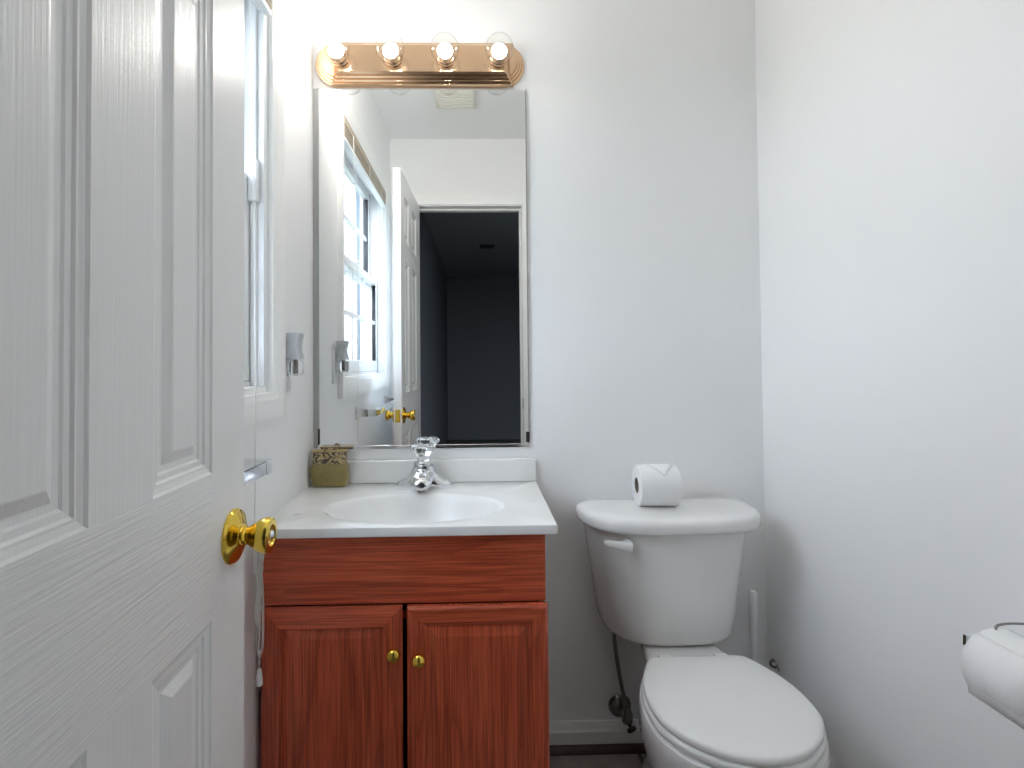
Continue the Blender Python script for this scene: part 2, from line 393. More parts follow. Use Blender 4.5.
def sash(xo, xi, z0, z1, top_rail, bot_rail):
    y0, y1 = WY0 + .021, WY1 - .021; st = .042
    bm = new()
    box(bm, xo, xi, y0, y0 + st, z0, z1, .003); box(bm, xo, xi, y1 - st, y1, z0, z1, .003)
    box(bm, xo, xi, y0 + st, y1 - st, z1 - top_rail, z1, .003); box(bm, xo, xi, y0 + st, y1 - st, z0, z0 + bot_rail, .003)
    g0, g1, h0, h1 = y0 + st, y1 - st, z0 + bot_rail, z1 - top_rail
    s = obj('sash', bm, 'vinyl', w, 30)
    bm = new()
    xm = (xo + xi) / 2
    for k in (1, 2):
        yy = g0 + (g1 - g0) * k / 3; box(bm, xm - .007, xm + .009, yy - .009, yy + .009, h0, h1, .002)
    zz = (h0 + h1) / 2; box(bm, xm - .006, xm + .008, g0, g1, zz - .009, zz + .009, .002)
    obj('muntin_grid', bm, 'vinyl', s)
    bm = new(); box(bm, xm - .002, xm + .002, g0 - .004, g1 + .004, h0 - .004, h1 + .004)
    obj('window_pane', bm, 'pane', s)
    return s
lower = sash(XL - .055, XL - .031, WZ0 + .023, MEET + .02, .034, .05)
upper = sash(XL - .097, XL - .067, MEET - .02, WZ1 - .021, .04, .034)
bm = new(); box(bm, XL - .0305, XL - .010, WY1 - .040, WY1 - .0205, 1.485, 1.580, .003); obj('sash_stop', bm, 'vinyl', w, 30)
bm = new(); yl = (WY0 + WY1) / 2
box(bm, XL - .066, XL - .036, yl - .022, yl + .022, MEET + .0205, MEET + .028, .003); lathe(bm, [(.011, 0), (.011, .012), (.006, .014)], (XL - .05, yl, MEET + .027), (0, 0, 1), 16)
box(bm, XL - .052, XL - .022, yl - .005, yl + .005, MEET + .038, MEET + .045, .002)
obj('sash_lock', bm, 'vinyl', lower)

# house wing added to dim the sky in the mirrored panes
bm = new()
for k in range(46):
    z = -.6 + k * .115
    loft(bm, [[(x, -5.2, z), (x, -5.2 + .022, z), (x, -5.2 + .006, z + .118), (x, -5.2, z + .118)] for x in (-1.86, -.66)])
box(bm, -1.88, -1.78, -5.2, -5.165, -.6, 4.7); box(bm, -1.86, -.66, -5.4, -5.2, -.6, 4.7)
struct('wall_added_wing', bm, 'siding', 'blue grey siding of an added house wing outside the window', 'wall')

# raised mini blind inside the window
bl = thing('window_blind', 'raised tan slatted blind with white cords in the window head', 'blind', (XL - .02, (WY0 + WY1) / 2, WZ1))
by0, by1 = WY0 + .004, WY1 - .004
bm = new(); box(bm, XL - .013, XL + .012, by0, by1, WZ1 - .028, WZ1 - .003, .002); obj('headrail', bm, 'blind', bl)
bm = new()
for k in range(11):
    z = WZ1 - .031 - k * .0036
    box(bm, XL - .013, XL + .011, by0 + .004, by1 - .004, z - .0022, z)
obj('slat_stack', bm, 'blind', bl)
bm = new(); box(bm, XL - .014, XL + .012, by0 + .003, by1 - .003, WZ1 - .084, WZ1 - .072, .003); obj('bottom_rail', bm, 'vinyl', bl, label='white bottom rail')
for yy in (WY0 + .12, WY0 + .42, WY1 - .12):
    bm = new(); tube(bm, [(XL + .013, yy, WZ1 - .02), (XL + .0145, yy, WZ1 - .05), (XL + .013, yy, WZ1 - .088)], .0012, 6)
    obj('ladder_cord', bm, 'cord', bl)
bm = new()
cy = 1.082
for q, (dx, dy) in enumerate(((0, 0),)):
    tube(bm, catmull([(XL + .012, cy + dy, WZ1 - .02), (XL + .022 + dx, cy + dy, 1.6), (XL + .026 + dx, cy + .002 + dy, 1.1), (XL + .024 + dx, cy + .004 + dy, .80), (XL + .022 + dx, cy + .004 + dy, .70)], 6), .0009, 6)
obj('pull_cord', bm, 'cord', bl)
bm = new()
for k in range(6):
    a = random.uniform(-.006, .006); b_ = random.uniform(.008, .016); zt = .745 + random.uniform(-.02, .02); zb = .555 + random.uniform(-.03, .05)
    cx, cyy = XL + .027, cy + .018
    tube(bm, catmull([(cx + a, cyy - b_ * .5, zt - .03), (cx, cyy, zt), (cx - a, cyy + b_, zt - .03), (cx + a * .5, cyy + b_ * 1.1, (zt + zb) / 2), (cx + a, cyy + b_ * .7, zb), (cx - a, cyy, zb - .01), (cx + a, cyy - b_ * .6, zb + .02), (cx, cyy - b_ * .4, (zt + zb) / 2), (cx + a, cyy - b_ * .5, zt - .03)], 5), .0011, 6)
tube(bm, catmull([(XL + .024, cy + .008, .715), (XL + .024, cy + .022, .62), (XL + .026, cy + .020, .53), (XL + .026, cy + .022, .490)], 5), .0011, 6)
obj('cord_bundle', bm, 'cord', bl)
bm = new(); lathe(bm, [(.003, 0), (.0045, -.004), (.007, -.028), (.0066, -.034), (.002, -.035)], (XL + .026, cy + .022, .500), (0, 0, 1), 14)
obj('tassel', bm, 'plastic_white', bl, 40)

# ------------------------------------------------------------------ the open door
TH = -.0291; L_D = .603; HXF, HYD = -.317, YF1 + .002
def dpt(t, d, z):
    """door coordinates: t along the leaf from the hinge, d out of the face turned to the room, z height"""
    return Vector((HXF + math.sin(TH) * t + math.cos(TH) * d, HYD + math.cos(TH) * t - math.sin(TH) * d, z))
T_D = .035
COLS = [0, .135, .288, .380, .506, L_D]
ROWS = [.008, .235, .806, .987, 1.590, 1.680, 1.888, 1.988]
def panel_grid(bm, us, vs, is_panel, put, rings, mi_of):
    for i in range(len(us) - 1):
        for j in range(len(vs) - 1):
            a0, a1, b0, b1 = us[i], us[i + 1], vs[j], vs[j + 1]
            if not is_panel(i, j):
                f = bm.faces.new([bm.verts.new(put(a, b, 0)) for a, b in ((a0, b0), (a1, b0), (a1, b1), (a0, b1))]); f.material_index = mi_of(i, j); continue
            prev = None
            for o, d in rings:
                lp = [bm.verts.new(put(a, b, d)) for a, b in ((a0 + o, b0 + o), (a1 - o, b0 + o), (a1 - o, b1 - o), (a0 + o, b1 - o))]
                if prev:
                    for k in range(4):
                        f = bm.faces.new((prev[k], prev[(k + 1) % 4], lp[(k + 1) % 4], lp[k])); f.material_index = mi_of(i, j)
                prev = lp
            f = bm.faces.new(prev); f.material_index = mi_of(i, j)
RINGS = [(0, 0), (.003, -.0022), (.009, -.0036), (.0115, -.0036), (.014, -.0058), (.020, -.0064), (.0225, -.0080), (.0275, -.0084), (.029, -.0084), (.0405, -.0030), (.042, -.0027)]
dr = struct_empty('door_1', 'white six panel door standing open at the left', 'door', tuple(dpt(0, 0, 0)))
bm = new()
pan = lambda i, j: i in (1, 3) and j in (1, 3, 5)
mio = lambda i, j: 1 if (j in (0, 2, 4, 6) and i not in (0, 4)) else 0
panel_grid(bm, COLS, ROWS, pan, lambda a, b, d: dpt(a, d, b), RINGS, mio)
panel_grid(bm, COLS, ROWS, pan, lambda a, b, d: dpt(a, -T_D - d, b), RINGS, mio)
def strip(pts): 
    f = bm.faces.new([bm.verts.new(p) for p in pts]); f.material_index = 0
for t_ in (0, L_D):
    for j in range(len(ROWS) - 1): strip([dpt(t_, 0, ROWS[j]), dpt(t_, 0, ROWS[j + 1]), dpt(t_, -T_D, ROWS[j + 1]), dpt(t_, -T_D, ROWS[j])])
for z_ in (ROWS[0], ROWS[-1]):
    for i in range(len(COLS) - 1): strip([dpt(COLS[i], 0, z_), dpt(COLS[i + 1], 0, z_), dpt(COLS[i + 1], -T_D, z_), dpt(COLS[i], -T_D, z_)])
slab = obj('door_leaf', bm, ['door_v', 'door_h'], dr)
bv = slab.modifiers.new('soft_edges', 'BEVEL'); bv.width = .0012; bv.segments = 2; bv.limit_method = 'ANGLE'; bv.angle_limit = math.radians(50)
KT, KZ = .567, .890
nrm = Vector((math.cos(TH), -math.sin(TH), 0))
for s, nm in ((1, 'near'), (-1, 'far')):
    o_ = dpt(KT, 0 if s > 0 else -T_D, KZ); ax = nrm * s
    k = .92 if s > 0 else .8
    bm = new()
    lathe(bm, [(.0365, 0), (.0365, .002), (.0345, .005), (.027, .0085), (.0185, .0105), (.0165, .012)], o_, ax, 48)
    rose = obj('door_knob_rose', bm, 'brass', dr, 30)
    bm = new()
    if s > 0:
        pr = [(.0135, .011), (.0125, .016), (.0135, .0185), (.012, .0205), (.0125, .024), (.0175, .031), (.0225, .039), (.0247, .046), (.025, .051), (.0238, .055), (.020, .0565), (.0145, .0560), (.0135, .0535), (.0085, .053), (.008, .0545), (.001, .0545)]
    else:
        pr = [(.0135, .011), (.0125, .018), (.0125, .022), (.0175, .030), (.0235, .038), (.025, .045), (.023, .051), (.015, .054), (.001, .0545)]
    lathe(bm, [(r * .96, d * k) for r, d in pr], o_, ax, 48)
    kb = obj('door_knob', bm, 'brass', dr, 30)
    if s > 0:
        bm = new(); lathe(bm, [(.0072, .0500), (.0072, .0515), (.006, .0525), (.001, .0527)], o_, ax, 20); obj('key_cylinder', bm, 'chrome', kb, 30, label='pale metal key cylinder')
bm = new()
def dbox(bm, t0, t1, d0, d1, z0, z1):
    vs = [bm.verts.new(dpt(a, b, c)) for a in (t0, t1) for b in (d0, d1) for c in (z0, z1)]
    for q in ((0, 1, 3, 2), (4, 6, 7, 5), (0, 4, 5, 1), (2, 3, 7, 6), (0, 2, 6, 4), (1, 5, 7, 3)): bm.faces.new([vs[i] for i in q])
dbox(bm, L_D, L_D + .0012, -T_D + .006, -.006, KZ - .028, KZ + .028); dbox(bm, L_D + .001, L_D + .009, -T_D / 2 - .007, -T_D / 2 + .007, KZ - .008, KZ + .008)
obj('latch_plate', bm, 'brass', dr, label='brass latch plate')

# ------------------------------------------------------------------ vanity cabinet
VX0, VX1, VYF, VZT = XL + .012, .1425, 1.147, .7555
va = thing('vanity_cabinet', 'red stained oak vanity cabinet with two doors under the white sink top', 'cabinet', ((VX0 + VX1) / 2, 1.345, 0))
bm = new()
box(bm, VX0 + .014, VX1 - .014, YB - .014, YB - .002, .09, VZT); box(bm, VX0 + .014, VX1 - .014, VYF + .018, YB - .014, .09, .104)
box(bm, VX0 + .014, VX1 - .014, VYF + .07, VYF + .084, 0, .09)
obj('cabinet_body', bm, 'laminate', va)
for a_ in (VX0, VX1 - .014):
    bm = new(); box(bm, a_, a_ + .014, VYF + .018, YB - .002, 0, VZT); obj('side_panel', bm, 'laminate', va)
bm = new()
box(bm, VX0, VX0 + .04, VYF, VYF + .018, .09, .596); box(bm, VX1 - .04, VX1, VYF, VYF + .018, .09, .596)
box(bm, VX0 + .04, VX1 - .04, VYF + .010, VYF + .018, .57, .584); box(bm, VX0 + .04, VX1 - .04, VYF, VYF + .018, .09, .13)
obj('face_frame', bm, 'oak_v', va)
bm = new()
box(bm, VX0, VX1, VYF - .001, VYF + .0055, .6078, .7545, .0012)
obj('false_drawer_front', bm, 'oak_h', va)
def vanity_door(x0, x1, zt, knob_x, knob_z, sloped=False):
    zb = .10; yf = VYF - .0185; th = .0175
    fw_ = .043
    us = [x0, x1]; vs = [zb, zt]
    rings = [(0, -.006), (.003, -.0025), (.0045, -.0008), (.009, 0), (.0095, -.0015), (.0115, -.002), (.030, -.0015), (.036, -.0035), (.040, -.0075), (fw_, -.0085), (fw_ + .003, -.0085), (fw_ + .018, -.0025), (fw_ + .020, -.002)]
    if sloped: rings = [(0, -.0110), (.0385, -.0002), (.0400, -.0010), (.0415, -.0085), (fw_ + .003, -.0088), (fw_ + .018, -.0035), (fw_ + .020, -.003)]
    bm = new()
    prev = None
    for o, d in rings:
        lp = [bm.verts.new((a, yf - d, b)) for a, b in ((x0 + o, zb + o), (x1 - o, zb + o), (x1 - o, zt - o), (x0 + o, zt - o))]
        if prev:
            for k in range(4):
                f = bm.faces.new((prev[k], prev[(k + 1) % 4], lp[(k + 1) % 4], lp[k]))
                f.material_index = 1 if (k in (0, 2) and o <= fw_ + .001) else 0
        prev = lp
    bm.faces.new(prev)
    e_ = -rings[0][1]
    lp0 = [(x0, yf + e_, zb), (x1, yf + e_, zb), (x1, yf + e_, zt), (x0, yf + e_, zt)]
    lp1 = [(a, yf + th, b) for a, _, b in lp0]
    loft(bm, [lp0, lp1], False, True)
    d_ = obj('cabinet_door', bm, ['oak_v', 'oak_h'], va)
    bm = new()
    lathe(bm, [(.009, 0), (.009, .0015), (.0065, .0025), (.0065, .004), (.0105, .0055), (.0140, .0085), (.0148, .0115), (.0141, .0150), (.0120, .0185), (.0085, .0210), (.0045, .0222), (.0006, .0226)], (knob_x, yf + (.0065 if sloped else .0015), knob_z), (0, -1, 0), 28)
    obj('cabinet_knob', bm, 'brass', d_, 30, label='small polished brass knob')
vanity_door(VX0 + .006, -.1652, .6052, -.1825, .509, True)
vanity_door(-.1545, VX1 + .003, .6052, -.1285, .500)

# ------------------------------------------------------------------ sink top with moulded oval bowl
CX0, CX1, CYF, CZ = XL + .001, .1665, 1.1225, .777
st = thing('sink_top', 'white cultured marble sink top with an oval basin on the red oak vanity', 'sink', ((CX0 + CX1) / 2, 1.34, .756))
bm = new()
BCX, BCY, BA, BB = -.155, 1.283, .214, .130
N = 96
def rect_ray(ang, x0, x1, y0, y1):
    dx, dy = math.cos(ang), math.sin(ang); ts = []
    if dx > 1e-9: ts.append((x1 - BCX) / dx)
    if dx < -1e-9: ts.append((x0 - BCX) / dx)
    if dy > 1e-9: ts.append((y1 - BCY) / dy)
    if dy < -1e-9: ts.append((y0 - BCY) / dy)
    tt = min(ts); return BCX + dx * tt, BCY + dy * tt
angs = [2 * PI * i / N for i in range(N)]
YBK = YB - .001
for cx_, cy_ in ((CX0, CYF), (CX1, CYF), (CX1, YBK), (CX0, YBK)):
    a = math.atan2(cy_ - BCY, cx_ - BCX) % (2 * PI)
    k = min(range(N), key=lambda i: abs((angs[i] - a + PI) % (2 * PI) - PI)); angs[k] = a
def rloop(o, z): return [(*rect_ray(a, CX0 + o, CX1 - o, CYF + o, YBK - o), z) for a in angs]
def oloop(s, z, dy=0): return [(BCX + BA * s * math.cos(a), BCY + dy + BB * s * math.sin(a), z) for a in angs]
loops = [rloop(.012, CZ - .0205), rloop(.0015, CZ - .0205), rloop(0, CZ - .019), rloop(0, CZ - .003), rloop(.001, CZ - .0008), rloop(.003, CZ),
         oloop(1.03, CZ), oloop(1.0, CZ - .0012), oloop(.965, CZ - .006), oloop(.93, CZ - .016), oloop(.88, CZ - .034), oloop(.80, CZ - .058), oloop(.68, CZ - .082), oloop(.5, CZ - .100), oloop(.28, CZ - .110), oloop(.12, CZ - .113)]
loft(bm, loops, False, False)
under = [oloop(.12, CZ - .125), oloop(.5, CZ - .112), oloop(.72, CZ - .09), oloop(.9, CZ - .05), oloop(.99, CZ - .022), rloop(.012, CZ - .0205)]
loft(bm, under, False, False)
# moulded scallop ridges of the soap rest at the left of the basin
for k in range(5):
    a = math.radians(150 + k * 14)
    p0 = Vector((-.398, 1.235, CZ)); p1 = p0 + Vector((math.cos(a) * .030, math.sin(a) * .022, 0))
    tube(bm, [p0, (p0 + p1) / 2 + Vector((0, 0, .0007)), p1], [.0008, .0022, .0015], 8)
stm = obj('basin_top', bm, 'marble', st, 35)
bm = new(); box(bm, CX0, CX1, YB - .0205, YB - .001, CZ + .0002, .842, .003, 3); obj('backsplash', bm, 'marble', st, 35)
bm = new(); lathe(bm, [(.026, CZ - .1118), (.026, CZ - .110), (.021, CZ - .109), (.019, CZ - .112), (.001, CZ - .113)], (BCX, BCY, 0), (0, 0, 1), 28); obj('drain', bm, 'chrome', st, 30)

# ------------------------------------------------------------------ faucet
FX, FY = -.153, 1.483
fa = thing('faucet', 'chrome single handle faucet with a clear knob on the white sink top', 'faucet', (FX, FY, CZ))
bm = new()
def ell(a, b, z, n=40, dy=0): return [(FX + a * math.copysign(abs(math.cos(t)) ** .75, math.cos(t)), FY + dy + b * math.copysign(abs(math.sin(t)) ** .9, math.sin(t)), z) for t in (2 * PI * i / n for i in range(n))]
loft(bm, [ell(.077, .027, CZ + .0006), ell(.078, .028, CZ + .004), ell(.0775, .0278, CZ + .010), ell(.073, .0272, CZ + .0165), ell(.064, .027, CZ + .021), ell(.053, .0272, CZ + .0255), ell(.044, .028, CZ + .032), ell(.0375, .0285, CZ + .041), ell(.0335, .0285, CZ + .050), ell(.031, .0285, CZ + .058), ell(.030, .028, CZ + .0605), ell(.025, .024, CZ + .0615)])
obj('faucet_body', bm, 'chrome', fa, 40)
bm = new()
sp = [(FY - .010, .034, .0305, .024), (FY - .03, .032, .030, .0225), (FY - .055, .029, .0285, .020), (FY - .075, .0255, .0265, .0175), (FY - .086, .023, .0235, .0145), (FY - .092, .021, .016, .009)]
loft(bm, [[(FX + a * math.cos(2 * PI * i / 28), y, CZ + z + b * math.sin(2 * PI * i / 28)) for i in range(28)] for y, z, a, b in sp])
s_ = obj('spout', bm, 'chrome', fa, 40)
bm = new(); lathe(bm, [(.010, 0), (.010, -.010), (.008, -.0105), (.0075, -.006), (.001, -.006)], (FX, FY - .072, CZ + .013), (0, 0, 1), 24); obj('aerator', bm, 'dull_chrome', s_, 30)
bm = new(); lathe(bm, [(.027, .0617), (.0285, .064), (.0285, .070), (.0265, .0725), (.015, .073)], (FX, FY, CZ), (0, 0, 1), 32); obj('handle_collar', bm, 'chrome', fa, 30)
bm = new()
nl = 10
def flute(r, amp, z, n=60): return [(FX + (r + amp * math.cos(nl * 2 * PI * i / n)) * math.cos(2 * PI * i / n), FY - .004 + (r + amp * math.cos(nl * 2 * PI * i / n)) * math.sin(2 * PI * i / n), CZ + z) for i in range(n)]
loft(bm, [flute(.015, 0, .0735), flute(.0185, 0.00014, .075), flute(.019, 0.00023, .083), flute(.0205, 0.00036, .090), flute(.026, 0.00054, .098), flute(.0325, 0.00072, .105), flute(.0345, 0.00072, .110), flute(.0335, 0.00054, .115), flute(.028, 0.00023, .1185), flute(.017, 0, .1195)])
hd = obj('clear_handle', bm, 'acrylic', fa, 40, label='clear fluted knob handle')
bm = new(); lathe(bm, [(.011, .1197), (.011, .1208), (.009, .1214), (.001, .1215)], (FX, FY - .004, CZ), (0, 0, 1), 24); obj('index_button', bm, 'chrome', hd, 30)

# ------------------------------------------------------------------ olive box on the counter
BX0, BX1, BY0, BY1 = -.470, -.367, 1.483, 1.524
ob = thing('olive_holder', 'olive green ceramic holder with a scrolled gold band beside the mirror', 'holder', ((BX0 + BX1) / 2, (BY0 + BY1) / 2, CZ))
def rl(o, z, r=.010): return [(x, y, CZ + z) for x, y in rrect(BX0 + o, BX1 - o, BY0 + o, BY1 - o, max(r - o * .3, .003), 5)]
bm = new(); loft(bm, [rl(.0095, .0008), rl(.006, .003), rl(.0025, .014), rl(0, .034), rl(.0005, .052), rl(.003, .061), rl(.006, .065)]); obj('holder_body', bm, 'olive', ob, 40)
bm = new(); loft(bm, [rl(.006, .0652), rl(.005, .068), rl(.0052, .096), rl(.004, .0985)], True, True); obj('scroll_band', bm, 'scroll', ob, 40, label='gold and brown scrolled relief band')
bm = new(); loft(bm, [rl(.0025, .0987), rl(.0018, .0998), rl(.003, .1015), rl(.005, .1018), rl(.008, .0995)], False, True); rim = obj('holder_rim', bm, 'gold', ob, 40)
bm = new(); tube(bm, catmull([((BX0 + BX1) / 2 - .012, BY0 + .003, CZ + .1015), ((BX0 + BX1) / 2 - .002, BY0 + .016, CZ + .1055), ((BX0 + BX1) / 2 + .012, BY1 - .006, CZ + .102)], 5), .0028, 8); obj('tie_cord', bm, 'scroll', rim, 40)

# ------------------------------------------------------------------ mirror
MX0, MX1, MZ0, MZ1 = -.4635, .1495, .8785, 1.930
mi_ = thing('wall_mirror', 'tall frameless mirror on the back wall above the sink', 'mirror', ((MX0 + MX1) / 2, YB, MZ0))
bm = new(); box(bm, MX0 + .0025, MX1 - .0025, YB - .0065, YB - .001, MZ0 + .001, MZ1 - .0015, .0006, 1); obj('mirror_glass', bm, 'mirror', mi_)
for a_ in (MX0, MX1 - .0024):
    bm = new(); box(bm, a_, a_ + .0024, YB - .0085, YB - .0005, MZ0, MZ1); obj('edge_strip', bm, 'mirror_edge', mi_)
bm = new(); box(bm, XL + .001, MX0 - .0004, YB - .0075, YB - .0005, MZ0, MZ1, .0008, 1); obj('side_shade', bm, 'shade', mi_, label='grey filler strip over the wall between mirror and corner')  # shade on the wall beside the mirror, put in as a grey strip
bm = new(); box(bm, MX0, MX1, YB - .0095, YB - .0005, MZ0 - .004, MZ0 + .0008); box(bm, MX0, MX1, YB - .0098, YB - .0069, MZ0, MZ0 + .0055, .0006, 1); obj('bottom_channel', bm, 'chrome', mi_)
bm = new(); box(bm, MX1 - .010, MX1 + .0003, YB - .0102, YB - .007, MZ0 + .010, MZ0 + .040, .001, 1); obj('mirror_clip', bm, 'black', mi_, label='small dark clip at the mirror corner')
bm = new(); box(bm, MX0 - .0003, MX0 + .004, YB - .0102, YB - .007, MZ0 + .010, MZ0 + .055, .001, 1); obj('mirror_clip', bm, 'black', mi_, label='small dark clip at the mirror corner')

# ------------------------------------------------------------------ vanity light bar with four clear globe bulbs
LX0, LX1, LZ = -.470, .145, 2.000
lt = thing('vanity_light', 'brass light bar with four lit clear globe bulbs above the mirror', 'light fixture', ((LX0 + LX1) / 2, YB, LZ))
def pill(o, y, n=14):
    r = .0655 - o; a0, a1 = LX0 + .0655, LX1 - .0655; out = []
    for k in range(n + 1):
        t = -PI / 2 + PI * k / n; out.append((a1 + r * math.cos(t), y, LZ + r * math.sin(t)))
    for k in range(n + 1):
        t = PI / 2 + PI * k / n; out.append((a0 + r * math.cos(t), y, LZ + r * math.sin(t)))
    return out
bm = new()
lp = [pill(0, YB - .0005), pill(0, YB - .007), pill(.002, YB - .009)]
for k in range(3):
    o = .007 + k * .0075; lp += [pill(o, YB - .009 - k * .005), pill(o + .0015, YB - .0135 - k * .005), pill(o + .005, YB - .014 - k * .005)]
loft(bm, lp); obj('back_plate', bm, 'rose_brass', lt, 25)
bm = new()
prof = [(.0645, .006), (.0645, .012), (.0615, .016), (.0575, .016), (.057, .022), (.054, .024), (.0505, .024), (.050, .030), (.0465, .0325), (.0435, .0325), (.0425, .040), (.0385, .044)]
outl = [(YB - d, LZ + z) for z, d in prof] + [(YB - d, LZ - z) for z, d in reversed(prof)]
sh = [((YB - y) - .006) * .75 for y, z in outl]
loft(bm, [[(-.424 + s, y, z) for (y, z), s in zip(outl, sh)], [(.114 - s, y, z) for (y, z), s in zip(outl, sh)]])
obj('reeded_bar', bm, 'rose_brass', lt)
for bx in (-.390, -.2375, -.085, .0675):
    bm = new(); lathe(bm, [(.026, .0435), (.026, .0465), (.0245, .0485), (.0235, .050), (.0235, .0555), (.0220, .0570), (.013, .0562)], (bx, YB, LZ), (0, -1, 0), 32)
    so = obj('bulb_socket', bm, 'rose_brass', lt, 30)
    bm = new(); R = .0400
    pr = [(.0135, .0563), (.0150, .0570)] + [(R * math.sin(t), .092 - R * math.cos(t)) for t in [math.radians(28 + (176 - 28) * i / 18) for i in range(19)]] + [(.0006, .092 + R)]
    lathe(bm, pr, (bx, YB, LZ), (0, -1, 0), 40, False, True)
    gb = obj('globe_bulb', bm, 'bulb_glass', lt, 60, label='clear glass globe bulb, lit')
    bm = new(); lathe(bm, [(.0205, .0795)] + [(.0210 * math.cos(t * PI / 24), .080 + .010 * math.sin(t * PI / 24)) for t in range(12)] + [(.0006, .090)], (bx, YB, LZ), (0, -1, 0), 28)  # core flattened to face forward so less light strikes the wall
    obj('glowing_core', bm, 'glow', gb, 60)
    bm = new(); lathe(bm, [(.0115, .0563), (.0105, .066), (.012, .074), (.0215, .0782), (.0215, .0793), (.001, .0793)], (bx, YB, LZ), (0, -1, 0), 24); obj('core_shield', bm, 'plastic_white', gb, 40)  # opaque cup added behind the core to keep its light off the wall

# ------------------------------------------------------------------ toilet
TX = .5145
to = thing('toilet', 'white two piece toilet with its lid down against the back wall', 'toilet', (TX, 1.2, 0))
BX_ = .5145   # centre line of bowl, seat and lid
half = [(0, 1.262), (.09, 1.262), (.1165, 1.253), (.135, 1.222), (.153, 1.180), (.164, 1.130), (.166, 1.090), (.160, 1.045), (.143, 1.012), (.122, .986), (.085, .957), (.05, .940), (.02, .9325)]
full = [(BX_ + x, y) for x, y in half] + [(BX_, .931)] + [(BX_ - x, y) for x, y in reversed(half[1:])]
OUT = [(p.x, p.y) for p in catmull([(x, y, 0) for x, y in full], 6, True)]
def grow(o):
    """the seat outline grown outward by o"""
    cx, cy_ = BX_, 1.09; n = len(OUT); out = []
    for i in range(n):
        a, b = Vector(OUT[i - 1]), Vector(OUT[(i + 1) % n]); tt = (b - a).normalized(); nn = Vector((tt.y, -tt.x))
        if nn.dot(Vector(OUT[i]) - Vector((cx, cy_))) < 0: nn = -nn
        out.append((OUT[i][0] + nn.x * o, OUT[i][1] + nn.y * o))
    return out
def lev(o, z): return [(x, y, z) for x, y in grow(o)]
def shrink(k, z): return [(BX_ + (x - BX_) * k, 1.09 + (y - 1.09) * k, z) for x, y in grow(-.008)]
def scal(sx, y0, y1, z):
    """seat outline squeezed to half width ratio sx between front y0 and back y1"""
    return [(BX_ + (x - BX_) * sx, y0 + (y - .931) / (1.262 - .931) * (y1 - y0), z) for x, y in OUT]
bm = new()
loft(bm, [scal(.60, 1.03, 1.47, .0005), scal(.62, 1.02, 1.48, .004), scal(.60, 1.03, 1.47, .03), scal(.56, 1.045, 1.44, .08), scal(.575, 1.03, 1.42, .14), scal(.72, .995, 1.40, .19), scal(.85, .965, 1.38, .235), scal(.95, .938, 1.345, .28), scal(1.0, .920, 1.305, .32), scal(1.035, .920, 1.285, .352), scal(1.045, .918, 1.278, .372), scal(1.035, .921, 1.275, .382), scal(.975, .931, 1.268, .386)])
obj('bowl', bm, 'porcelain', to, 50)
bm = new()
def deck(o, z, hf=.117, hb=.070, y0=1.225, y1=1.515):
    lp = []
    for x, y in rrect(-1, 1, y0 + o, y1 - o, .03, 6):
        t_ = (y - y0) / (y1 - y0); h_ = (hf + (hb - hf) * t_) - o
        lp.append((BX_ + .004 * t_ + max(-1, min(1, x)) * h_, y, z))
    return lp
loft(bm, [deck(.04, .24), deck(.022, .30), deck(.008, .335), deck(0, .352), deck(0, .380), deck(.003, .387), deck(.010, .3905)])
obj('tank_deck', bm, 'porcelain', to, 50)
bm = new(); loft(bm, [lev(-.006, .3872), lev(.002, .3885), lev(.004, .394), lev(.0035, .399), lev(0, .4030), lev(-.006, .4035)]); seat = obj('toilet_seat', bm, 'seat', to, 50)
bm = new(); loft(bm, [lev(-.006, .4045), lev(-.001, .4055), lev(.001, .410), lev(.0003, .4155), lev(-.0025, .4190), lev(-.008, .4210), shrink(.80, .4222), shrink(.5, .4226), shrink(.2, .4227)]); lid = obj('seat_lid', bm, 'seat', to, 50)
for s in (-1, 1):
    bm = new(); box(bm, BX_ + s * .068 - .017, BX_ + s * .068 + .017, 1.258, 1.288, .397, .412, .005, 3); obj('seat_hinge', bm, 'seat', to, 40)
# tank
def dshape(hw, yb, yf, z, e=3.2, rb=.014, n=28):
    """tank plan: flat back with corner radius rb, bowed front with round corners"""
    out = []; ys = yb - rb
    for k in range(n + 1):
        a = PI * k / n; c, s = math.cos(a), math.sin(a)
        out.append((TX + hw * math.copysign(abs(c) ** (2 / e), c), ys - (ys - yf) * abs(s) ** (2 / 2.6), z))
    for k in range(7):
        a = PI + PI / 2 * k / 6; out.append((TX - hw + rb + rb * math.cos(a), ys - rb * math.sin(a), z))
    for k in range(7):
        a = PI * 1.5 + PI / 2 * k / 6; out.append((TX + hw - rb + rb * math.cos(a), ys - rb * math.sin(a), z))
    return out
YT = 1.530
bm = new()
loft(bm, [dshape(.145, YT - .02, 1.380, .3915), dshape(.165, YT - .01, 1.357, .3922), dshape(.173, YT - .004, 1.346, .398), dshape(.178, YT, 1.340, .409), dshape(.184, YT, 1.337, .45), dshape(.196, YT, 1.331, .53), dshape(.209, YT, 1.326, .61), dshape(.218, YT, 1.324, .675), dshape(.219, YT, 1.324, .6895)])
tk = obj('tank', bm, 'porcelain', to, 50)
bm = new()
loft(bm, [dshape(z=z_, hw=h_, yb=YT + .006 - o_, yf=1.298 + o_, rb=.055) for z_, h_, o_ in ((.6900, .228, .016), (.6903, .240, .005), (.6930, .2435, .001), (.7000, .2445, 0), (.7110, .2440, .0005), (.7180, .2415, .003), (.7230, .236, .008), (.7262, .226, .017), (.7280, .20, .04), (.7284, .15, .08))])
obj('tank_lid', bm, 'porcelain', to, 50)
bm = new()
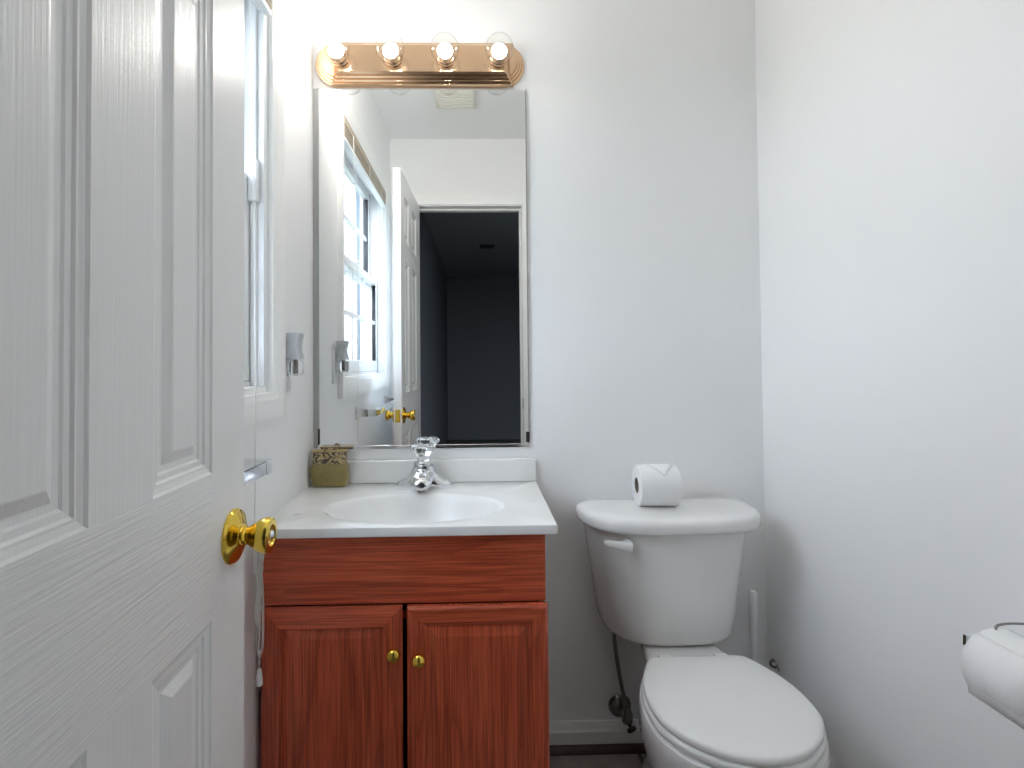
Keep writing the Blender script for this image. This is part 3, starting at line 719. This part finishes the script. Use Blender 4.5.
lathe(bm, [(.014, -.002), (.014, .006), (.011, .009), (.001, .0095)], (TX - .142, 1.3335, .660), (0, -1, 0), 24)
a = [(TX - .134, 1.318, .659, .0135, .0115), (TX - .150, 1.315, .661, .013, .010), (TX - .172, 1.313, .665, .010, .0085), (TX - .192, 1.313, .669, .0085, .007), (TX - .202, 1.3135, .671, .0065, .005), (TX - .205, 1.314, .6715, .003, .002)]
loft(bm, [[(x, y + .5 * w_ * math.cos(2 * PI * i / 20), z + h_ * math.sin(2 * PI * i / 20)) for i in range(20)] for x, y, z, h_, w_ in a])
obj('flush_lever', bm, 'seat', tk, 45, label='white flush lever')

# ------------------------------------------------------------------ water supply valve
vx, vz = .405, .120
sv = thing('supply_valve', 'tarnished water shutoff valve with a hose beside the toilet bowl', 'valve', (vx, YB, vz))
bm = new(); lathe(bm, [(.033, .001), (.033, .003), (.028, .010), (.014, .016), (.009, .017)], (vx, YB, vz), (0, -1, 0), 32); obj('escutcheon', bm, 'dull_chrome', sv, 30)
bm = new(); tube(bm, [(vx, YB - .015, vz), (vx, YB - .050, vz)], .009, 16); lathe(bm, [(.013, -.014), (.015, -.010), (.015, .010), (.012, .016), (.009, .030), (.007, .032)], (vx + .006, YB - .058, vz + .004), (0, 0, 1), 20); obj('valve_body', bm, 'dull_chrome', sv, 35)
bm = new(); d0 = Vector((.35, -.55, -.75)).normalized(); o_ = Vector((vx + .008, YB - .060, vz - .008))
tube(bm, [o_, o_ + d0 * .018], .005, 12)
lp = []
ax = d0; uu = ax.cross(Vector((0, 0, 1))).normalized(); vv = ax.cross(uu)
for d_, r_ in ((.016, .004), (.018, .012), (.026, .013), (.029, .009)):
    lp.append([o_ + ax * (d_ - .004) + uu * (1.25 * r_ * math.cos(2 * PI * i / 24)) + vv * (.7 * r_ * math.sin(2 * PI * i / 24)) for i in range(24)])
loft(bm, lp); obj('valve_handle', bm, 'black', sv, 35, label='dark oval valve handle')
bm = new(); tube(bm, catmull([(vx + .006, YB - .058, vz + .034), (vx - .004, YB - .056, .19), (vx - .018, YB - .054, .27), (vx - .026, YB - .054, .34), (vx - .026, YB - .056, .3908)], 8), .0055, 12); obj('supply_hose', bm, 'hose', sv, 40)

# ------------------------------------------------------------------ toilet brush in the corner
bxp, byp = .757, 1.462
tb = thing('toilet_brush', 'white toilet brush standing in the corner behind the toilet', 'brush', (bxp, byp, 0))
bm = new(); lathe(bm, [(.045, .0005), (.048, .004), (.050, .06), (.053, .125), (.050, .128), (.047, .124), (.044, .06), (.040, .008), (.001, .007)], (bxp, byp, 0), (0, 0, 1), 32); obj('brush_holder', bm, 'plastic_white', tb, 40)
bm = new(); lathe(bm, [(.022, .03), (.030, .05), (.030, .10), (.018, .12), (.007, .125)], (bxp, byp, 0), (0, 0, 1), 24); obj('brush_head', bm, 'plastic_white', tb, 40)
bm = new(); lathe(bm, [(.0065, .125), (.0068, .20), (.0070, .30), (.0085, .36), (.0110, .42), (.0118, .462), (.0115, .476), (.0085, .482), (.001, .484)], (bxp, byp, 0), (0, 0, 1), 24); obj('brush_handle', bm, 'plastic_white', tb, 40)

# small chrome fitting on the right wall behind the toilet lid
px_, pz_ = 1.500, .248
pf = thing('wall_fitting', 'small chrome hooked fitting low on the right wall beside the toilet', 'fitting', (XR, px_, pz_))
bm = new(); lathe(bm, [(.014, .0005), (.014, .002), (.010, .005), (.005, .006)], (XR, px_, pz_), (-1, 0, 0), 20); obj('fitting_base', bm, 'chrome', pf, 30)
bm = new(); tube(bm, catmull([(XR - .005, px_, pz_), (XR - .016, px_, pz_ + .004), (XR - .020, px_, pz_ + .014), (XR - .014, px_, pz_ + .021), (XR - .008, px_, pz_ + .018)], 5), .0035, 10); obj('hook', bm, 'dull_chrome', pf, 40)

# ------------------------------------------------------------------ toilet paper rolls
def paper_roll(name, label, centre, axis, length, R, grp=None):
    t = thing(name, label, 'toilet paper', tuple(Vector(centre) - Vector((0, 0, R))) if abs(axis[0]) > .5 else centre, grp)
    bm = new(); h = length / 2
    lathe(bm, [(.0215, -h + .0005), (R - .004, -h), (R - .001, -h + .0015), (R, -h + .005), (R, h - .005), (R - .001, h - .0015), (R - .004, h), (.0215, h - .0005), (.0215, -h + .0005)], centre, axis, 64, False, False)
    obj('paper_winding', bm, 'paper', t, 40)
    bm = new(); lathe(bm, [(.0208, -h + .001), (.0208, h - .001), (.0198, h - .001), (.0198, -h + .001), (.0208, -h + .001)], centre, axis, 40, False, False)
    obj('cardboard_core', bm, 'cardboard', t, 40)
    return t
rc = Vector((.4835, 1.437, .7288 + .0545)); RR = .0545
r1 = paper_roll('toilet_roll', 'white toilet paper roll with a folded point on the toilet tank lid', tuple(rc), (1, -.04, 0), .107, RR)
bm = new(); rows = []
for k in range(15):
    f_ = k / 14; a = math.radians(-25 + 78 * f_)
    wdt = 1.0 if f_ < .30 else 1 - (f_ - .30) / .70
    x0, x1 = -.036 + (.066) * (1 - wdt) * .66, .050 - (.086 - .066 * .66) * (1 - wdt)
    if f_ == 1: x0, x1 = x0 - .001, x0 + .001
    rr = RR + .0018 + .004 * max(0, f_ - .4)
    rows.append([(rc.x + x0 + (x1 - x0) * q / 4, rc.y - rr * math.sin(a) - .04 * (x0 + (x1 - x0) * q / 4), rc.z + rr * math.cos(a)) for q in range(5)])
loft(bm, rows, False, False, False)
fp = obj('folded_sheet', bm, 'paper', r1, 60)
sm = fp.modifiers.new('paper_thickness', 'SOLIDIFY'); sm.thickness = .0007
# roll on the right wall
rx, rz, ry = .790, .655, .752
RR2 = .0535
r2o = paper_roll('toilet_roll', 'white toilet paper roll hanging from the chrome holder on the right wall', (rx, ry, rz), (0, 1, 0), .104, RR2)
bm = new(); rows = []
for k in range(12):
    a = math.radians(-60 + 95 * k / 11); rr = RR2 + .0014
    rows.append([(rx - rr * math.cos(a), ry - .05 + .1 * q / 3, rz - rr * math.sin(a)) for q in range(4)])
rows.append([(rows[-1][q][0] + .001, rows[-1][q][1], rows[-1][q][2] - .012) for q in range(4)])
loft(bm, rows, False, False, False)
fl = obj('loose_sheet', bm, 'paper', r2o, 60); sm = fl.modifiers.new('paper_thickness', 'SOLIDIFY'); sm.thickness = .0007
hd_ = thing('paper_holder', 'chrome toilet paper holder fixed to the right wall', 'paper holder', (XR, ry, rz))
for s in (-1, 1):
    yy = ry + s * .061
    bm = new(); box(bm, XR - .007, XR - .0005, yy - .016 if s < 0 else yy - .006, yy + .006 if s < 0 else yy + .016, rz - .030, rz + .036, .002); obj('mount_plate', bm, 'chrome', hd_, 35)
    bm = new()
    pts = [(XR - .005, rz + .030), (rx - .012, rz + .030), (rx - .037, rz + .0375), (rx - .038, rz + .022), (rx - .010, rz - .014), (rx + .012, rz - .014), (XR - .005, rz + .01)]
    loft(bm, [[(x, yy - .0025, z) for x, z in pts], [(x, yy + .0025, z) for x, z in pts]]); obj('holder_arm', bm, 'chrome', hd_)
bm = new(); tube(bm, [(rx, ry - .060, rz), (rx, ry + .060, rz)], .0075, 16); obj('roller', bm, 'chrome', hd_, 40)
bm = new(); tube(bm, catmull([(XR - .004, ry + .03, rz + .066), (rx + .014, ry + .034, rz + .067), (rx - .008, ry + .036, rz + .064), (rx - .012, ry + .036, rz + .0575)], 5), .0018, 8); obj('spring_wire', bm, 'dull_chrome', hd_, 40)

# ------------------------------------------------------------------ outlet with a plug-in air freshener on the left wall
oy, oz = 1.3135, 1.113
ot = thing('wall_outlet', 'white outlet cover plate on the left wall beside the window', 'outlet', (XL, oy, oz))
bm = new(); box(bm, XL + .0003, XL + .0055, oy - .035, oy + .035, oz - .057, oz + .057, .002); obj('cover_plate', bm, 'plastic_white', ot, 40)
for zz in (oz - .020, oz + .020):
    bm = new(); loft(bm, [[(XL + x, oy + (y - .0), zz + z) for y, z in rrect(-.017, .017, -.0145, .0145, .008, 5)] for x in (.0052, .0062)])
    rcp = obj('receptacle', bm, 'plastic_white', ot)
    if zz < oz:
        bm = new()
        for s in (-1, 1): box(bm, XL + .0060, XL + .0065, oy + s * .0065 - .001, oy + s * .0065 + .001, zz - .001, zz + .008)
        obj('slot', bm, 'black', rcp)
fy, fz = 1.3135, 1.150
af = thing('air_freshener', 'pale plug in air freshener with a clear bottle in the wall outlet', 'air freshener', (XL + .007, fy, fz - .05))
bm = new()
def fr(z, x1, hy, x0=.0075): return [(XL + x, fy + y, z) for x, y in rrect(x0, x1, -hy, hy, min(.006, hy * .5), 4)]
loft(bm, [fr(1.1345, .045, .0225, .009), fr(1.142, .0435, .0225, .009), fr(1.155, .040, .0215, .011), fr(1.170, .0395, .0215, .012), fr(1.184, .041, .0225, .011), fr(1.195, .044, .024, .0095), fr(1.198, .043, .0235, .010)])
obj('freshener_housing', bm, 'plastic_shaded', af, 40)
bm = new(); loft(bm, [[(XL + x, fy + y, 1.157 + z) for y, z in rrect(-.016, .016, -.022, .022, .013, 5)] for x in (.0065, .020)]); obj('plug_base', bm, 'plastic_white', af, 40)
bm = new(); lathe(bm, [(.010, 1.094), (.0160, 1.0965), (.0185, 1.103), (.0190, 1.118), (.0175, 1.128), (.010, 1.1335)], (XL + .029, fy, 0), (0, 0, 1), 28); bt = obj('oil_bottle', bm, 'acrylic', af, 40, label='clear scent oil bottle')
bm = new(); lathe(bm, [(.004, 1.100), (.004, 1.132)], (XL + .029, fy, 0), (0, 0, 1), 12); obj('wick', bm, 'dull_chrome', bt, 40)

# ------------------------------------------------------------------ towel bar under the window
ty0, ty1, tz = .385, 1.010, .929
tw = thing('towel_bar', 'square chrome towel bar under the window behind the open door', 'towel bar', (XL, (ty0 + ty1) / 2, tz))
for yy in (ty0, ty1):
    bm = new(); box(bm, XL + .0003, XL + .008, yy - .022, yy + .022, tz - .026, tz + .026, .002); obj('mount_plate', bm, 'chrome', tw)
    bm = new(); loft(bm, [[(x, yy - w_, tz - h_), (x, yy + w_, tz - h_), (x, yy + w_, tz + h_), (x, yy - w_, tz + h_)] for x, w_, h_ in ((XL + .008, .015, .017), (XL + .05, .012, .0135), (XL + .083, .0115, .0130))]); obj('bracket_arm', bm, 'chrome', tw)
bm = new(); box(bm, XL + .060, XL + .0825, ty0 + .0105, ty1 - .0105, tz - .0125, tz + .0125, .001, 1); obj('bar', bm, 'chrome', tw)

# ------------------------------------------------------------------ ceiling vents (seen in the mirror)
vt = thing('exhaust_fan', 'beige exhaust fan grille on the bathroom ceiling, seen in the mirror', 'vent', (-.093, .66, ZC))
bm = new(); box(bm, -.190, .004, .552, .770, ZC - .022, ZC - .0005, .004); box(bm, -.182, -.004, .560, .762, ZC - .027, ZC - .021, .002); obj('fan_cover', bm, 'beige', vt, 30)
bm = new()
for k in range(9): box(bm, -.172, -.014, .572 + k * .0205, .584 + k * .0205, ZC - .0315, ZC - .0268, .001)
obj('grille_slats', bm, 'beige', vt)
hv = thing('hall_vent', 'black rectangular vent on the dark hall ceiling, seen in the mirror', 'vent', (.109, -2.56, ZC))
bm = new(); box(bm, .03, .19, -2.63, -2.49, ZC - .012, ZC - .0005, .003); obj('vent_frame', bm, 'black', hv)
bm = new()
for k in range(6): box(bm, .045, .175, -2.615 + k * .02, -2.605 + k * .02, ZC - .017, ZC - .0122)
obj('vent_louvres', bm, 'black', hv)
